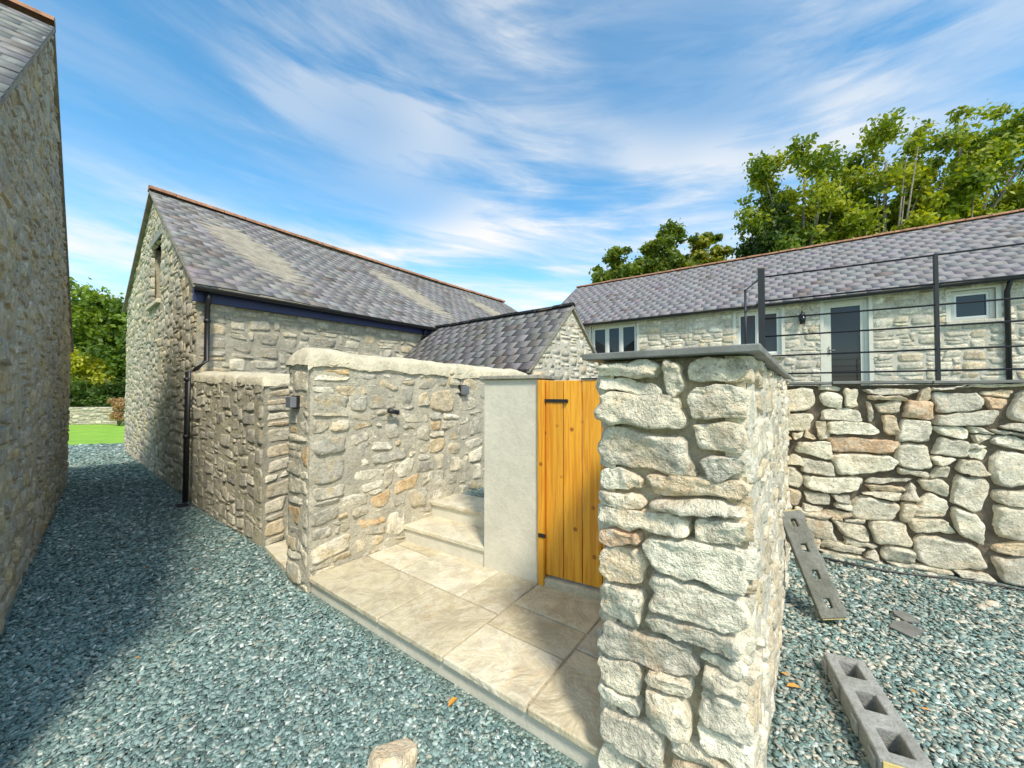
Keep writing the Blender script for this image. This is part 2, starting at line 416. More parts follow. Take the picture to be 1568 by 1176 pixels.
# =================================================================== BUILDINGS
SB=(.20,.195,.195)
A=empty("stone_barn")
An=(-1.93,1.14); Af=(-7.76,6.63); UA,WA=norm2(An,Af)
RA=(-.686,-.727)
profA=[(0,2.05),(4.0,5.36),(WA,2.45)]
wall_core("gable_core",A,(*An,0),UA,WA,profA,.5,MO_GREY)
mortar_sheet("gable_mortar",A,(*An,0),UA,WA,profA,MO_BARN,.006,.010,.06)
stone_face("gable_stones",A,(*An,0),UA,WA,profA,S_BARN,PAL_A,cw=.105,ch=.065,mw=4,mh=3,out=.022,n=6,rough=.011,rs=5,a_start=.8,jit=.38)
LA=9.
wall_core("side_core",A,(*V2(An,RA,LA),0),(-RA[0],-RA[1]),LA,[(0,2.0),(LA,2.0)],.5,MO_GREY)
wall_core("rear_core",A,(*V2(Af,RA,.02),0),RA,LA,[(0,2.3),(LA,2.3)],.5,MO_GREY)
apA=V2(An,UA,4.0)
ov=.04
def offA(p,k): return V2(p,RA,k)
e=V2(An,UA,-.2); 
slate_roof("near_slope",A,(*offA(e,-ov),1.93),(*offA(e,LA),1.93),(*offA(apA,-ov),5.44),(*offA(apA,LA),5.44),SLATE,SB,rs=8)
e=V2(Af,UA,.2)
slate_roof("far_slope",A,(*offA(e,-ov),2.35),(*offA(e,LA),2.35),(*offA(apA,-ov),5.44),(*offA(apA,LA),5.44),SLATE,SB,rs=9)
ridge_tiles("ridge",A,(*offA(apA,-ov),5.48),(*offA(apA,LA),5.48),TERRA,.42,.08)

B=empty("stone_barn.001")
Bf=(-10.5,10.3); Bn=(-4.56,5.46); UB,WB=norm2(Bf,Bn)
profB=[(0,3.90),(3.98,5.68),(WB,3.22)]
hB=[(3.72,4.80,3.38,4.62)]
wall_core("gable_core",B,(*Bf,0),UB,WB,profB,.5,MO_BARN,hB)
mortar_sheet("gable_mortar",B,(*Bf,0),UB,WB,profB,MO_BARN,.006,.010,.07,hB)
stone_face("gable_stones",B,(*Bf,0),UB,WB,profB,S_BARN,PAL_GREY[:3]+PAL_WARM[:3],cw=.115,ch=.072,mw=4,mh=3,out=.02,n=5,holes=hB,rough=.010,rs=15,jit=.38)
obox("opening_infill",Bf,UB,3.72,4.80,3.38,4.62,-.4,-.30,MO_GREY,B)
stone_face("infill_stones",B,(Bf[0]-(UB[1])*.30,Bf[1]+UB[0]*.30,3.38),UB,4.80,[(3.72,4.62),(4.80,4.62)],S_GREY,PAL_J,cw=.1,ch=.07,n=4,a_start=3.72,rs=3)
obox("opening_sill",Bf,UB,3.62,4.90,3.30,3.38,-.3,.07,MO_CAP,B,.01)
obox("opening_lintel",Bf,UB,3.6,4.92,4.62,4.78,-.3,.025,CONC,B,.01)
DB=(.629,.777)
LB=15.
wall_core("side_core",B,(*Bn,0),DB,LB,[(0,3.2),(LB,3.15)],.5,MO_GREY)
mortar_sheet("side_mortar",B,(*Bn,1.2),DB,7.,[(0,3.05),(7,3.05)],MO_GREY,.006,.010,.06)
stone_face("side_stones",B,(*Bn,1.2),DB,7.,[(0,3.05),(7,3.05)],S_GREY,PAL_GREY,cw=.12,ch=.07,mw=4,mh=3,out=.024,n=6,rough=.010,rs=25,jit=.38)
wall_core("rear_side_core",B,(*V2(Bf,DB,LB),0),(-DB[0],-DB[1]),LB,[(0,3.7),(LB,3.85)],.5,MO_GREY)
apB=V2(Bf,UB,3.98)
wall_core("end_gable_core",B,(*V2(Bn,DB,LB),0),(-UB[0],-UB[1]),WB,[(0,3.1),(WB-3.98,5.2),(WB,3.6)],.4,MO_GREY)
eB=V2(Bn,UB,.20)
slate_roof("near_slope",B,(*V2(eB,DB,-.09),3.12),(*V2(eB,DB,11.2),3.03),(*V2(apB,DB,-.09),5.76),(*V2(apB,DB,11.2),5.50),SLATE,(.215,.205,.20),w=.27,expo=.2,rs=31,var=.26,sag=.05)
eB2=V2(Bf,UB,-.12)
slate_roof("far_slope",B,(*V2(eB2,DB,-.09),3.84),(*V2(eB2,DB,11.2),3.7),(*V2(apB,DB,-.09),5.76),(*V2(apB,DB,11.2),5.50),SLATE,SB,w=.3,expo=.24,rs=32)
ridge_tiles("ridge_tiles",B,(*V2(apB,DB,-.1),5.80),(*V2(apB,DB,11.2),5.54),TERRA,.42,.10,sag=.04)
obox("fascia",Bn,DB,-.06,8.,2.90,3.09,.035,.10,FASCIA,B)
g0=V2(V2(Bn,UB,.22),DB,-.08); g1=V2(V2(Bn,UB,.22),DB,7.)
gutter("gutter",B,(*g0,3.08),(*g1,3.02))
tube("downpipe_upper",[(-4.36,5.42,3.02),(-4.36,5.42,2.93),(-4.41,5.46,2.82),(-4.41,5.46,2.05),(-4.50,5.40,1.93),(-4.56,5.33,1.88),(-4.57,5.33,.06)],.034,BLACK,B)
for z in (2.6,1.75,.95): tube("pipe_collar",[(-4.41 if z>2 else -4.57,5.46 if z>2 else 5.33,z),(-4.41 if z>2 else -4.57,5.46 if z>2 else 5.33,z+.05)],.043,BLACK,B)
tube("downpipe_right",[(*V2(V2(Bn,UB,.18),DB,3.95),3.0),(*V2(V2(Bn,UB,.06),DB,3.98),2.8),(*V2(V2(Bn,UB,.06),DB,3.98),1.0)],.034,BLACK,B)

Dg=empty("drain_grate")
prism("grate_frame",[(-4.72,5.30),(-4.5,5.12),(-4.4,5.22),(-4.62,5.42)],.0,.03,GALV,Dg)
for k in range(5):
    a=.03+k*.045
    prism("bar",[V2((-4.70,5.30),(.77,-.64),a),V2((-4.70,5.30),(.77,-.64),a+.02),V2((-4.61,5.39),(.77,-.64),a+.02),V2((-4.61,5.39),(.77,-.64),a)],.03,.038,BLACK,Dg)

D=empty("stone_outbuilding")
Dn=(.30,5.60); Df=(1.76,7.44); UD,WD=norm2(Dn,Df); LD=4.0; RD=(-.777,.629)
profD=[(0,1.98),(1.15,3.02),(WD,2.05)]
wall_core("gable_core",D,(*Dn,0),UD,WD,profD,.4,MO_JGREY)
mortar_sheet("gable_mortar",D,(*Dn,1.1),UD,WD,profD,MO_JGREY,.004,.007,.06)
stone_face("gable_stones",D,(*Dn,1.1),UD,WD,profD,S_GREY,PAL_J,cw=.09,ch=.06,mw=4,mh=3,out=.014,n=4,rs=41)
Dl=V2(Dn,RD,LD)
wall_core("front_core",D,(*Dl,0),(-RD[0],-RD[1]),LD,[(0,1.95),(LD,1.95)],.4,MO_GREY)
stone_face("front_stones",D,(*Dl,1.0),(-RD[0],-RD[1]),LD,[(0,1.95),(LD,1.95)],S_GREY,PAL_GREY,cw=.09,ch=.06,mw=4,mh=3,out=.014,n=4,rs=42)
apD=V2(Dn,UD,1.15)
def oD(p,k): return V2(p,RD,k)
e=V2(Dn,UD,-.14)
slate_roof("near_slope",D,(*oD(e,-.05),1.92),(*oD(e,LD),1.92),(*oD(apD,-.05),3.08),(*oD(apD,LD),3.08),SLATE,(.20,.19,.185),w=.25,expo=.19,rs=43,var=.24)
e=V2(Df,UD,.14)
slate_roof("far_slope",D,(*oD(e,-.05),1.97),(*oD(e,LD),1.97),(*oD(apD,-.05),3.08),(*oD(apD,LD),3.08),SLATE,(.20,.19,.185),rs=44)
ridge_tiles("ridge",D,(*oD(apD,-.05),3.10),(*oD(apD,LD),3.10),SLATE,.4,.06)
gp=V2(Dn,UD,-.17); gutter("gutter",D,(*oD(gp,-.05),1.90),(*oD(gp,LD),1.90))
tube("downpipe",[(*V2(gp,RD,.02),1.9),(*V2(Dn,UD,-.05),1.75),(*V2(Dn,UD,-.05),.4)],.03,BLACK,D)

Jb=empty("converted_stone_barn")
J0=(1.08,13.7); UJ=(.821,-.571); LJ=21.; NJ=(-.571,-.821); BJ=(.571,.821)
hJ=[(1.90,3.42,2.70,3.76),(6.08,7.08,2.55,3.74),(7.92,8.72,1.60,3.78),(10.0,10.62,3.08,3.72),(13.,14.,2.7,3.7)]
profJ=[(0,3.9),(LJ,3.9)]
wall_core("front_core",Jb,(*J0,0),UJ,LJ,profJ,.5,MO_JGREY,hJ)
mortar_sheet("front_mortar",Jb,(*J0,1.5),UJ,15,[(0,3.88),(15,3.88)],MO_JGREY,.004,.008,.08,hJ)
stone_face("front_stones",Jb,(*J0,1.5),UJ,15.,[(0,3.88),(15,3.88)],S_GREY,PAL_J,cw=.125,ch=.075,mw=4,mh=3,out=.02,n=5,holes=hJ,rs=51,jit=.36,rough=.008,warp=.006)
wall_core("end_gable_core",Jb,(*V2(J0,BJ,6.4),0),(-BJ[0],-BJ[1]),6.4,[(0,3.9),(3.2,6.0),(6.4,3.9)],.5,MO_JGREY)
wall_core("rear_core",Jb,(*V2(V2(J0,UJ,LJ),BJ,6.4),0),(-UJ[0],-UJ[1]),LJ,profJ,.5,MO_JGREY)
e=V2(J0,NJ,.16); rj=V2(J0,BJ,3.2); e2=V2(J0,BJ,6.5)
slate_roof("front_slope",Jb,(*V2(e,UJ,-.1),3.87),(*V2(e,UJ,LJ),3.87),(*V2(rj,UJ,-.1),6.12),(*V2(rj,UJ,LJ),6.12),SLATE2,(.215,.20,.208),w=.3,expo=.22,rs=52,var=.10,lift=.008)
slate_roof("rear_slope",Jb,(*V2(e2,UJ,-.1),3.87),(*V2(e2,UJ,LJ),3.87),(*V2(rj,UJ,-.1),6.12),(*V2(rj,UJ,LJ),6.12),SLATE2,(.215,.20,.208),w=.45,expo=.4,rs=53,var=.10)
ridge_tiles("ridge_tiles",Jb,(*V2(rj,UJ,-.1),6.16),(*V2(rj,UJ,LJ),6.16),TERRA,.45,.07)
gj=V2(J0,NJ,.22); gutter("gutter",Jb,(*V2(gj,UJ,-.1),3.84),(*V2(gj,UJ,LJ),3.84),.06)
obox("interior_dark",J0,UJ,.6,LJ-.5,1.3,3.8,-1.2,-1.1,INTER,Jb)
tube("downpipe",[(*V2(gj,UJ,10.75),3.8),(*V2(V2(J0,NJ,.06),UJ,10.75),3.6),(*V2(V2(J0,NJ,.06),UJ,10.75),1.6)],.04,BLACK,Jb)
def window(h,panes,door=False):
    a0,a1,z0,z1=h; fw=.065
    obox("frame_left",J0,UJ,a0,a0+fw,z0,z1,-.16,-.05,FRAME,Jb); obox("frame_right",J0,UJ,a1-fw,a1,z0,z1,-.16,-.05,FRAME,Jb)
    obox("frame_head",J0,UJ,a0+fw,a1-fw,z1-fw,z1,-.16,-.052,FRAME,Jb)
    obox("frame_foot",J0,UJ,a0+fw,a1-fw,z0,z0+fw,-.16,-.052,FRAME,Jb)
    w=(a1-a0-2*fw)/panes
    for k in range(1,panes): obox("mullion",J0,UJ,a0+fw+k*w-.03,a0+fw+k*w+.03,z0+fw,z1-fw,-.16,-.056,FRAME,Jb)
    obox("glass",J0,UJ,a0+fw,a1-fw,z0+fw,z1-fw,-.125,-.12,GLASS,Jb)
    if not door:
        obox("sill",J0,UJ,a0-.08,a1+.08,z0-.07,z0,-.2,.08,MO_JGREY,Jb,.008)
        for k in range(panes):
            b0=a0+fw+k*w+(.03 if k else 0); b1=a0+fw+(k+1)*w-(.03 if k<panes-1 else 0); c0=z0+fw;c1=z1-fw; t=.035
            obox("casement_l",J0,UJ,b0,b0+t,c0,c1,-.118,-.075,WFR,Jb); obox("casement_r",J0,UJ,b1-t,b1,c0,c1,-.118,-.075,WFR,Jb)
            obox("casement_t",J0,UJ,b0+t,b1-t,c1-t,c1,-.118,-.076,WFR,Jb); obox("casement_b",J0,UJ,b0+t,b1-t,c0,c0+t,-.118,-.076,WFR,Jb)
    else:
        obox("door_stile_l",J0,UJ,a0+fw,a0+fw+.07,z0+fw,z1-fw,-.11,-.07,FRAME,Jb)
        obox("door_stile_r",J0,UJ,a1-fw-.07,a1-fw,z0+fw,z1-fw,-.11,-.07,FRAME,Jb)
        obox("door_rail",J0,UJ,a0+fw+.07,a1-fw-.07,z1-fw-.08,z1-fw,-.11,-.07,FRAME,Jb)
        tube("door_handle",[(*V2(V2(J0,UJ,a0+fw+.03),NJ,-.03),z0+1.0),(*V2(V2(J0,UJ,a0+fw+.14),NJ,-.03),z0+1.0)],.012,GALV,Jb)
        tube("door_knocker",[(*V2(V2(J0,UJ,a0+fw+.03),NJ,-.04),z0+1.1),(*V2(V2(J0,UJ,a0+fw+.03),NJ,-.04),z0+.9)],.015,GALV,Jb)
    obox("surround_l",J0,UJ,a0-.07,a0,z0,z1+.0,-.05,.018,FRAME,Jb); obox("surround_r",J0,UJ,a1,a1+.07,z0,z1,-.05,.018,FRAME,Jb)
    obox("surround_top",J0,UJ,a0-.07,a1+.07,z1,z1+.05,-.05,.020,FRAME,Jb)
window(hJ[0],3);window(hJ[1],2);window(hJ[2],1,True);window(hJ[3],1);window(hJ[4],2)
Lt=empty("wall_lantern")
lp=V2(V2(J0,UJ,7.50),NJ,.14); lb=V2(V2(J0,UJ,7.50),NJ,.02)
tube("bracket",[(*lb,3.52),(*V2(lb,NJ,.07),3.60),(*lp,3.56)],.012,BLACK,Lt)
tube("top_cone",[(*lp,3.56),(*lp,3.47)],.02,BLACK,Lt,6,.085)
tube("lantern_glass",[(*lp,3.47),(*lp,3.29)],.075,GLASS,Lt,6,.05)
tube("base_ring",[(*lp,3.29),(*lp,3.27)],.055,BLACK,Lt,6)
for k in range(6):
    an=k*math.pi/3
    tube("bar",[(lp[0]+.078*math.cos(an),lp[1]+.078*math.sin(an),3.47),(lp[0]+.053*math.cos(an),lp[1]+.053*math.sin(an),3.29)],.006,BLACK,Lt,5)

# =================================================================== GARDEN WALLS
C_=empty("stone_wall")
C0=(-4.55,5.42); C1=(-2.58,3.95); UC,WC=norm2(C0,C1); BC=(-UC[1],UC[0])
profC=[(0,1.82),(WC,1.70)]
wall_core("core",C_,(*C0,0),UC,WC,profC,.45,MO_GREY)
mortar_sheet("face_mortar",C_,(*C0,0),UC,WC,profC,MO_BARN,.008,.010,.04)
stone_face("face_stones",C_,(*C0,0),UC,WC,profC,S_GREY,PAL_GREY[:3]+PAL_WARM[:1],cw=.095,ch=.062,mw=4,mh=3,out=.02,n=7,rough=.010,rs=61,jit=.38)
stone_face("end_stones",C_,(*C1,0),BC,.45,[(0,1.70),(.45,1.70)],S_GREY,PAL_J,cw=.11,ch=.08,mw=4,mh=2,out=.02,n=7,rough=.008,rs=62)
def cap(name,parent,O,U,W,z0,z1,depth,hgt,mat,over=.02,rs=1,end=.08):
    nA=max(8,int(W/.03)); nB=16; V=[]
    Bk=(-U[1],U[0])
    for i in range(nA+1):
        a=-over+(W+2*over)*i/nA
        ef=min(1,min(i,nA-i)*((W+2*over)/nA)/end); ef=math.sqrt(max(0,1-(1-ef)**2))
        zb=z0+(z1-z0)*i/nA
        for j in range(nB+1):
            t=j/nB; an=math.pi*t
            d=depth/2-(depth/2+over)*math.cos(an)
            hh=hgt*(max(0,math.sin(an))**.55)*ef
            V.append((O[0]+U[0]*a+Bk[0]*d,O[1]+U[1]*a+Bk[1]*d,zb+hh))
    V=np.array(V)
    lowv=vnoise(V*4+40)*.022
    V[:,2]+=vnoise(V*5+rs)*.016+vnoise(V*14+rs)*.010+vnoise(V*34)*.006
    V[:,0]+=vnoise(V*9+50)*.010+vnoise(V*22+50)*.006; V[:,1]+=vnoise(V*9+90)*.010+vnoise(V*22+70)*.006
    base=V.reshape(nA+1,nB+1,3); lv=lowv.reshape(nA+1,nB+1)
    base[:,0,2]-=.04+lv[:,0]; base[:,-1,2]-=.04+lv[:,-1]; base[0,:,2]-=.03; base[-1,:,2]-=.03
    idx=np.arange((nA+1)*(nB+1)).reshape(nA+1,nB+1)
    Q=np.stack([idx[:-1,:-1],idx[1:,:-1],idx[1:,1:],idx[:-1,1:]],-1).reshape(-1,4)
    np_mesh(name,V,Q,mat,parent,None,True)
cap("mortar_cap",C_,C0,UC,WC,1.80,1.69,.45,.10,MO_CAP,rs=3)

E=empty("stone_wall.001")
E0=(-1.62,3.04); UE=(.625,.781); WE=2.95; tE=.40
profE=[(0,1.86),(WE,1.80)]
wall_core("core",E,(*E0,0),UE,WE,profE,tE,MO_WARM)
mortar_sheet("face_mortar",E,(*E0,0),UE,WE,profE,MO_WARM,.007,.010,.03)
stone_face("face_stones",E,(*E0,0),UE,WE,profE,S_WARM,PAL_WARM,cw=.085,ch=.062,mw=5,mh=4,pw=[1.6,1.5,1,.4],out=.022,n=10,rough=.010,joint=.016,jit=.48,rs=71,sq=(3.2,8),warp=.022)
NEb=(-UE[1],UE[0]); E3=V2(E0,NEb,tE)
mortar_sheet("end_mortar",E,(*E3,0),(-NEb[0],-NEb[1]),tE,[(0,1.86),(tE,1.86)],MO_WARM,.008,.008,.03)
stone_face("end_stones",E,(*E3,0),(-NEb[0],-NEb[1]),tE,[(0,1.86),(tE,1.86)],S_GREY,PAL_WARM,cw=.09,ch=.07,mw=4,mh=3,out=.019,n=8,rough=.009,joint=.016,rs=72)
stone_face("rear_stones",E,(*V2(E3,UE,WE),0),(-UE[0],-UE[1]),WE,[(0,1.80),(WE,1.86)],S_GREY,PAL_GREY,cw=.1,ch=.07,mw=4,mh=3,out=.017,n=4,rs=73)
cap("mortar_cap",E,E0,UE,WE,1.85,1.78,tE,.12,MO_CAP,.03,rs=9,end=.1)

def lampbox(a,z,w,h,d,name="wall_light"):
    L=empty(name); 
    obox("body",E0,UE,a-w/2,a+w/2,z-h/2,z+h/2,.03,d,GALV,L,.006)
    obox("back_plate",E0,UE,a-w/2-.008,a+w/2+.008,z-h/2-.008,z+h/2+.008,.0,.03,BLACK,L)
    obox("diffuser",E0,UE,a-w/2+.01,a+w/2-.01,z-h/2-.004,z-h/2,.035,d-.01,RENDER,L)
lampbox(1.67,1.62,.09,.10,.08)
L=empty("wall_spotlight")
p=V2(E0,UE,.72); Nn=(UE[1],-UE[0])
tube("arm",[(*p,1.42),(*V2(p,Nn,.06),1.42)],.016,BLACK,L)
tube("head",[(*V2(V2(p,Nn,.07),UE,-.05),1.425),(*V2(V2(p,Nn,.07),UE,.05),1.405)],.022,BLACK,L,14)
tube("head_rim",[(*V2(V2(p,Nn,.07),UE,.05),1.405),(*V2(V2(p,Nn,.07),UE,.06),1.403)],.026,GALV,L,14)
L=empty("wall_light.001")
q=V2(E0,NEb,.22)
obox("body",q,(-NEb[0],-NEb[1]),-.05,.05,1.47,1.56,.03,.08,GALV,L,.006)
obox("back_plate",q,(-NEb[0],-NEb[1]),-.06,.06,1.46,1.57,.0,.03,BLACK,L)

H=empty("stone_pillar_wall")
H0=(.36,1.55); H1=(.775,1.26); UH,WH=norm2(H0,H1); DH=(.612,.791)
profH=[(0,1.725),(WH,1.725)]
wall_core("front_core",H,(*H0,0),UH,WH,profH,.3,MO_PIL,inset=.036)
stone_face("front_stones",H,(*V2(H0,UH,-.012),0),UH,WH+.024,[(0,1.725),(WH+.1,1.725)],S_DRY,PAL_DRY,cw=.088,ch=.072,mw=4,mh=2,minw=2,pw=[1.2,1.0],out=.038,n=22,rough=.012,joint=.011,jit=.32,inset=.14,facet=.24,rs=103,sq=(3.2,6.5),warp=.008)
wall_core("long_core",H,(*V2(H1,DH,.05),0),DH,3.35,[(0,1.725),(3.35,1.725)],.50,MO_WARM,inset=.015)
mortar_sheet("right_mortar",H,(*H1,0),DH,3.35,[(0,1.72),(3.35,1.72)],MO_JGREY,.006,.012,.035,a_start=.06)
stone_face("right_stones",H,(*H1,0),DH,3.35,[(0,1.725),(3.35,1.725)],S_GREY,PAL_J+PAL_WARM[2:3],cw=.08,ch=.06,mw=4,mh=3,out=.020,n=8,rough=.011,joint=.012,jit=.42,inset=.06,rs=82)
stone_face("left_stones",H,(*V2(H0,DH,3.3),0),(-DH[0],-DH[1]),3.3,[(0,1.725),(3.3,1.725)],S_WARM,PAL_DRY,cw=.09,ch=.065,mw=4,mh=3,out=.02,n=6,rough=.008,inset=.06,rs=83)
def capslab(k0,k1,z,nm):
    a=V2(V2(H0,UH,-.05),DH,k0); b=V2(V2(H1,UH,.05),DH,k0); c_=V2(V2(H1,UH,.05),DH,k1); d_=V2(V2(H0,UH,-.05),DH,k1)
    prism(nm,[a,b,c_,d_],z,z+.026,CAPSL,H,.004)
capslab(-.06,.95,1.727,"cap_slab"); capslab(.955,2.1,1.724,"cap_slab_mid"); capslab(2.105,3.4,1.728,"cap_slab_back")

Fw=empty("retaining_wall")
F0=(2.55,4.08); UF=(.86,-.51); WF=6.2
profF=[(0,1.66),(WF,1.68)]
wall_core("core",Fw,(*F0,0),UF,WF,profF,.5,MO_DARK,inset=.04)
stone_face("face_stones",Fw,(*F0,0),UF,WF,profF,S_DRY,PAL_DRY,cw=.115,ch=.068,mw=4,mh=4,pw=[2.6,1.6,1.,.7],out=.036,n=11,rough=.015,joint=.003,jit=.48,inset=.1,facet=.25,rs=192,sq=(3.4,9),warp=.03)
for k in range(9):
    a=k*.69; obox("coping",F0,UF,a+.004,a+.684,1.672+random.uniform(0,.004),1.70+random.uniform(-.003,.004),-.42,.045,CAPSL,Fw,.004)

Rl=empty("metal_railing")
R0=(2.68,4.05)
zr=[2.83,2.57,2.38,2.19,1.98,1.79]
def Rp(k): return V2(R0,UF,k)
obox("end_post",R0,UF,-.03,.03,1.70,2.92,-.03,.03,BLACK,Rl)
for k in (1.31,2.62,3.93,5.24): obox("post",R0,UF,k-.012,k+.012,1.70,2.84,-.02,.02,BLACK,Rl)
for z in zr: tube("rail",[(*Rp(0),z),(*Rp(5.6),z)],.0085,BLACK,Rl,8)
BKF=(.28,.96)
rb=V2(R0,BKF,.55)
tube("return_post",[(*rb,1.65),(*rb,2.84)],.013,BLACK,Rl,6)
for z in (2.83,2.57): tube("return_rail",[(*R0,z),(*rb,z)],.008,BLACK,Rl,6)

# =================================================================== PATIO, STEPS, PIER, GATE
Pt=empty("stone_patio")
P0=(-1.61,3.02); e1=(.805,-.593); e2=(.593,.805)
def Pp(a,b): return (P0[0]+e1[0]*a+e2[0]*b,P0[1]+e1[1]*a+e2[1]*b)
prism("cement_riser",[Pp(.0,.03),Pp(2.50,.03),Pp(2.95,1.3),Pp(.12,1.15)],0,.100,RENDER,Pt)
def slab(poly,z0,z1,rs,nm="flagstone"):
    o=prism(nm,poly,z0,z1,FLAG,Pt,.007)
    a=o.data.attributes.new("Col",'FLOAT_COLOR','POINT'); k=rs.uniform(.80,1.02); w_=rs.uniform(.82,1.0)
    for d in a.data: d.color=(k,k*(.7+.3*w_),k*w_,1)
    return o
rs=random.Random(4)
g_=.006
for (x0,x1,y0,y1) in [(0,.92,0,.50),(.92,1.52,0,.50),(1.52,2.08,0,.38),(2.08,2.55,0,.50),(1.52,2.08,.38,.66),
                      (.02,.48,.50,.82),(.02,.48,.82,1.16),(.48,1.16,.50,1.16),(1.16,1.52,.50,1.16),(1.52,2.08,.66,1.16),(2.08,2.45,.50,1.16),(2.45,2.9,.50,1.16)]:
    slab([Pp(x0+g_,y0+(g_ if y0 else 0)),Pp(x1-g_,y0+(g_ if y0 else 0)),Pp(x1-g_,y1-g_),Pp(x0+g_,y1-g_)],.102,.140+rs.uniform(-.002,.002),rs)
prism("joint_bed",[Pp(.0,.03),Pp(2.50,.03),Pp(2.95,1.25),Pp(.12,1.12)],.1005,.132,MO_PIL,Pt)
o=slab([(-2.50,3.86),(-1.98,3.36),(-1.70,3.68),(-2.25,4.2)],.0,.045,rs,"threshold_slab")

St=empty("stone_steps")
S0=(-1.22,3.83); US,LS=norm2(S0,(-.225,3.18)); BS=(-US[1],US[0])
def Sbox(nm,a0,a1,b0,b1,z0,z1,mat,bev=0):
    o=prism(nm,[V2(V2(S0,US,a0),BS,b0),V2(V2(S0,US,a1),BS,b0),V2(V2(S0,US,a1),BS,b1),V2(V2(S0,US,a0),BS,b1)],z0,z1,mat,St,bev)
    if mat==FLAG:
        at=o.data.attributes.new("Col",'FLOAT_COLOR','POINT')
        for d in at.data: d.color=(.96,.95,.93,1)
    return o
Sbox("riser_1",-.02,LS,.02,.8,.10,.262,RENDER)
Sbox("tread_1",-.02,LS+.0,.0,.42,.264,.30,FLAG,.005)
Sbox("riser_2",.0,LS+.05,.36,1.3,.262,.418,RENDER)
Sbox("tread_2",.0,LS+.05,.335,.74,.42,.455,FLAG,.005)

Pi=empty("rendered_pier")
Pa=(-.235,3.185); Pb=(.195,2.93); UP,WP=norm2(Pa,Pb)
obox("body",Pa,UP,0,WP,.1,1.70,-.32,0,RENDER,Pi,.006)
obox("cap",Pa,UP,-.03,WP+.03,1.702,1.732,-.35,.03,MO_GREY,Pi,.006)

Gt=empty("wooden_gate")
Ga=(.205,2.925); Gb=(1.055,2.44); UG,WG=norm2(Ga,Gb)
def wbox(nm,a0,a1,z0,z1,d0,d1,k=1.):
    o=obox(nm,Ga,UG,a0,a1,z0,z1,d0,d1,WOOD,Gt,.004)
    at=o.data.attributes.new("Col",'FLOAT_COLOR','POINT')
    for d in at.data: d.color=(k,k*.97,k*.95,1)
wbox("hanging_post",0.0,.05,.14,1.69,-.09,.025,.95)
wbox("latch_post",WG-.05,WG,.14,1.69,-.09,.02,.95)
nb=6; bw=(WG-.11)/nb
for k in range(nb):
    a=.055+k*bw; wbox("board",a+.003,a+bw-.003,.215,1.685,-.03,-.008,random.uniform(.88,1.12))
for z in (.35,.9,1.5): wbox("ledge",.06,WG-.06,z,z+.1,-.055,-.031)
obox("hinge_strap",Ga,UG,.01,.24,1.52,1.545,-.008,.0,BLACK,Gt,.002)
tube("hinge_pin",[(*V2(Ga,UG,.035),1.50),(*V2(Ga,UG,.035),1.57)],.012,BLACK,Gt)
tube("hinge_knob",[(*V2(Ga,UG,.23),1.532),(*V2(V2(Ga,UG,.23),(UG[1],-UG[0]),.015),1.532)],.014,BLACK,Gt)
obox("lower_hinge",Ga,UG,.01,.07,.50,.53,.025,.032,BLACK,Gt,.002)
obox("latch",Ga,UG,.34,.46,1.688,1.70,-.03,.0,BLACK,Gt,.002)
Ts=empty("gate_threshold")
obox("sill",Ga,UG,.05,WG+.03,.13,.195,-.14,.015,MO_CAP,Ts,.01)

# =================================================================== TERRAIN
np_mesh("ground",[(-400,-400,0),(400,-400,0),(400,400,0),(-400,400,0)],[[0,1,2,3]],GRASS)
py_mesh("gravel_path",[(-13.6,11.3,.004),(-9.5,12.6,.004),(-4,9,.004),(14,9,.004),(14,-8,.004),(-10,-8,.004),(-10,4,.004)],[[6,5,4,3,2,1,0]],GRAVEL)
prism("courtyard_ground",[(-.95,4.50),(.0,3.95),(.25,3.33),(1.0,2.75),(2.6,4.0),(6,8.5),(5.5,13),(-2.5,8.4)],0.005,.45,GRAVEL)
prism("terrace_ground",[(2.9,4.35),(7.7,1.5),(19,-3),(19,2.5),(5.3,11.3),(3.4,7.5)],0.006,1.62,GRAVEL)

def inside(poly,X,Y):
    r=np.zeros(len(X),bool); n=len(poly)
    for i in range(n):
        x0,y0=poly[i];x1,y1=poly[(i+1)%n]
        c=((y0>Y)!=(y1>Y))&(X<(x1-x0)*(Y-y0)/(y1-y0+1e-12)+x0); r^=c
    return r
NC=200000
Y=np.exp(rng.uniform(np.log(1.2),np.log(12.0),NC)); X=rng.uniform(-1.5,1.5,NC)*Y
PL=[(-1.8,1.1),(-7.7,6.6),(-13.4,11.2),(-10.5,12.2),(-10.5,10.25),(-4.6,5.4),(-2.6,3.92),(-1.95,3.26),(-1.62,3.0),(.36,1.54),(.76,1.22),(.8,.9),(-1.5,.9)]
PR=[(.8,1.2),(2.72,3.85),(7.6,1.1),(5,.9),(.9,.9)]
inL=inside(PL,X,Y); inR=inside(PR,X,Y)
keep=inL|(inR&(rng.random(NC)<.7)); X=X[keep];Y=Y[keep];isR=inR[keep];nC=len(X)
sz=(.0058+.0018*Y)*rng.uniform(.5,1.7,nC)
box=np.array([[-1,-1,-1],[1,-1,-1],[1,1,-1],[-1,1,-1],[-1,-1,1],[1,-1,1],[1,1,1],[-1,1,1]],float)
Vb=box[None]*(1+rng.uniform(-.45,.2,(nC,8,3)))
Vb*=np.stack([sz*1.25,sz*rng.uniform(.45,.85,nC),sz*rng.uniform(.18,.36,nC)],-1)[:,None]
yaw=rng.uniform(0,6.28,nC); ti=rng.normal(0,.35,nC)
x,y,z=Vb[...,0],Vb[...,1],Vb[...,2]
x,z=x*np.cos(ti)[:,None]+z*np.sin(ti)[:,None],-x*np.sin(ti)[:,None]+z*np.cos(ti)[:,None]
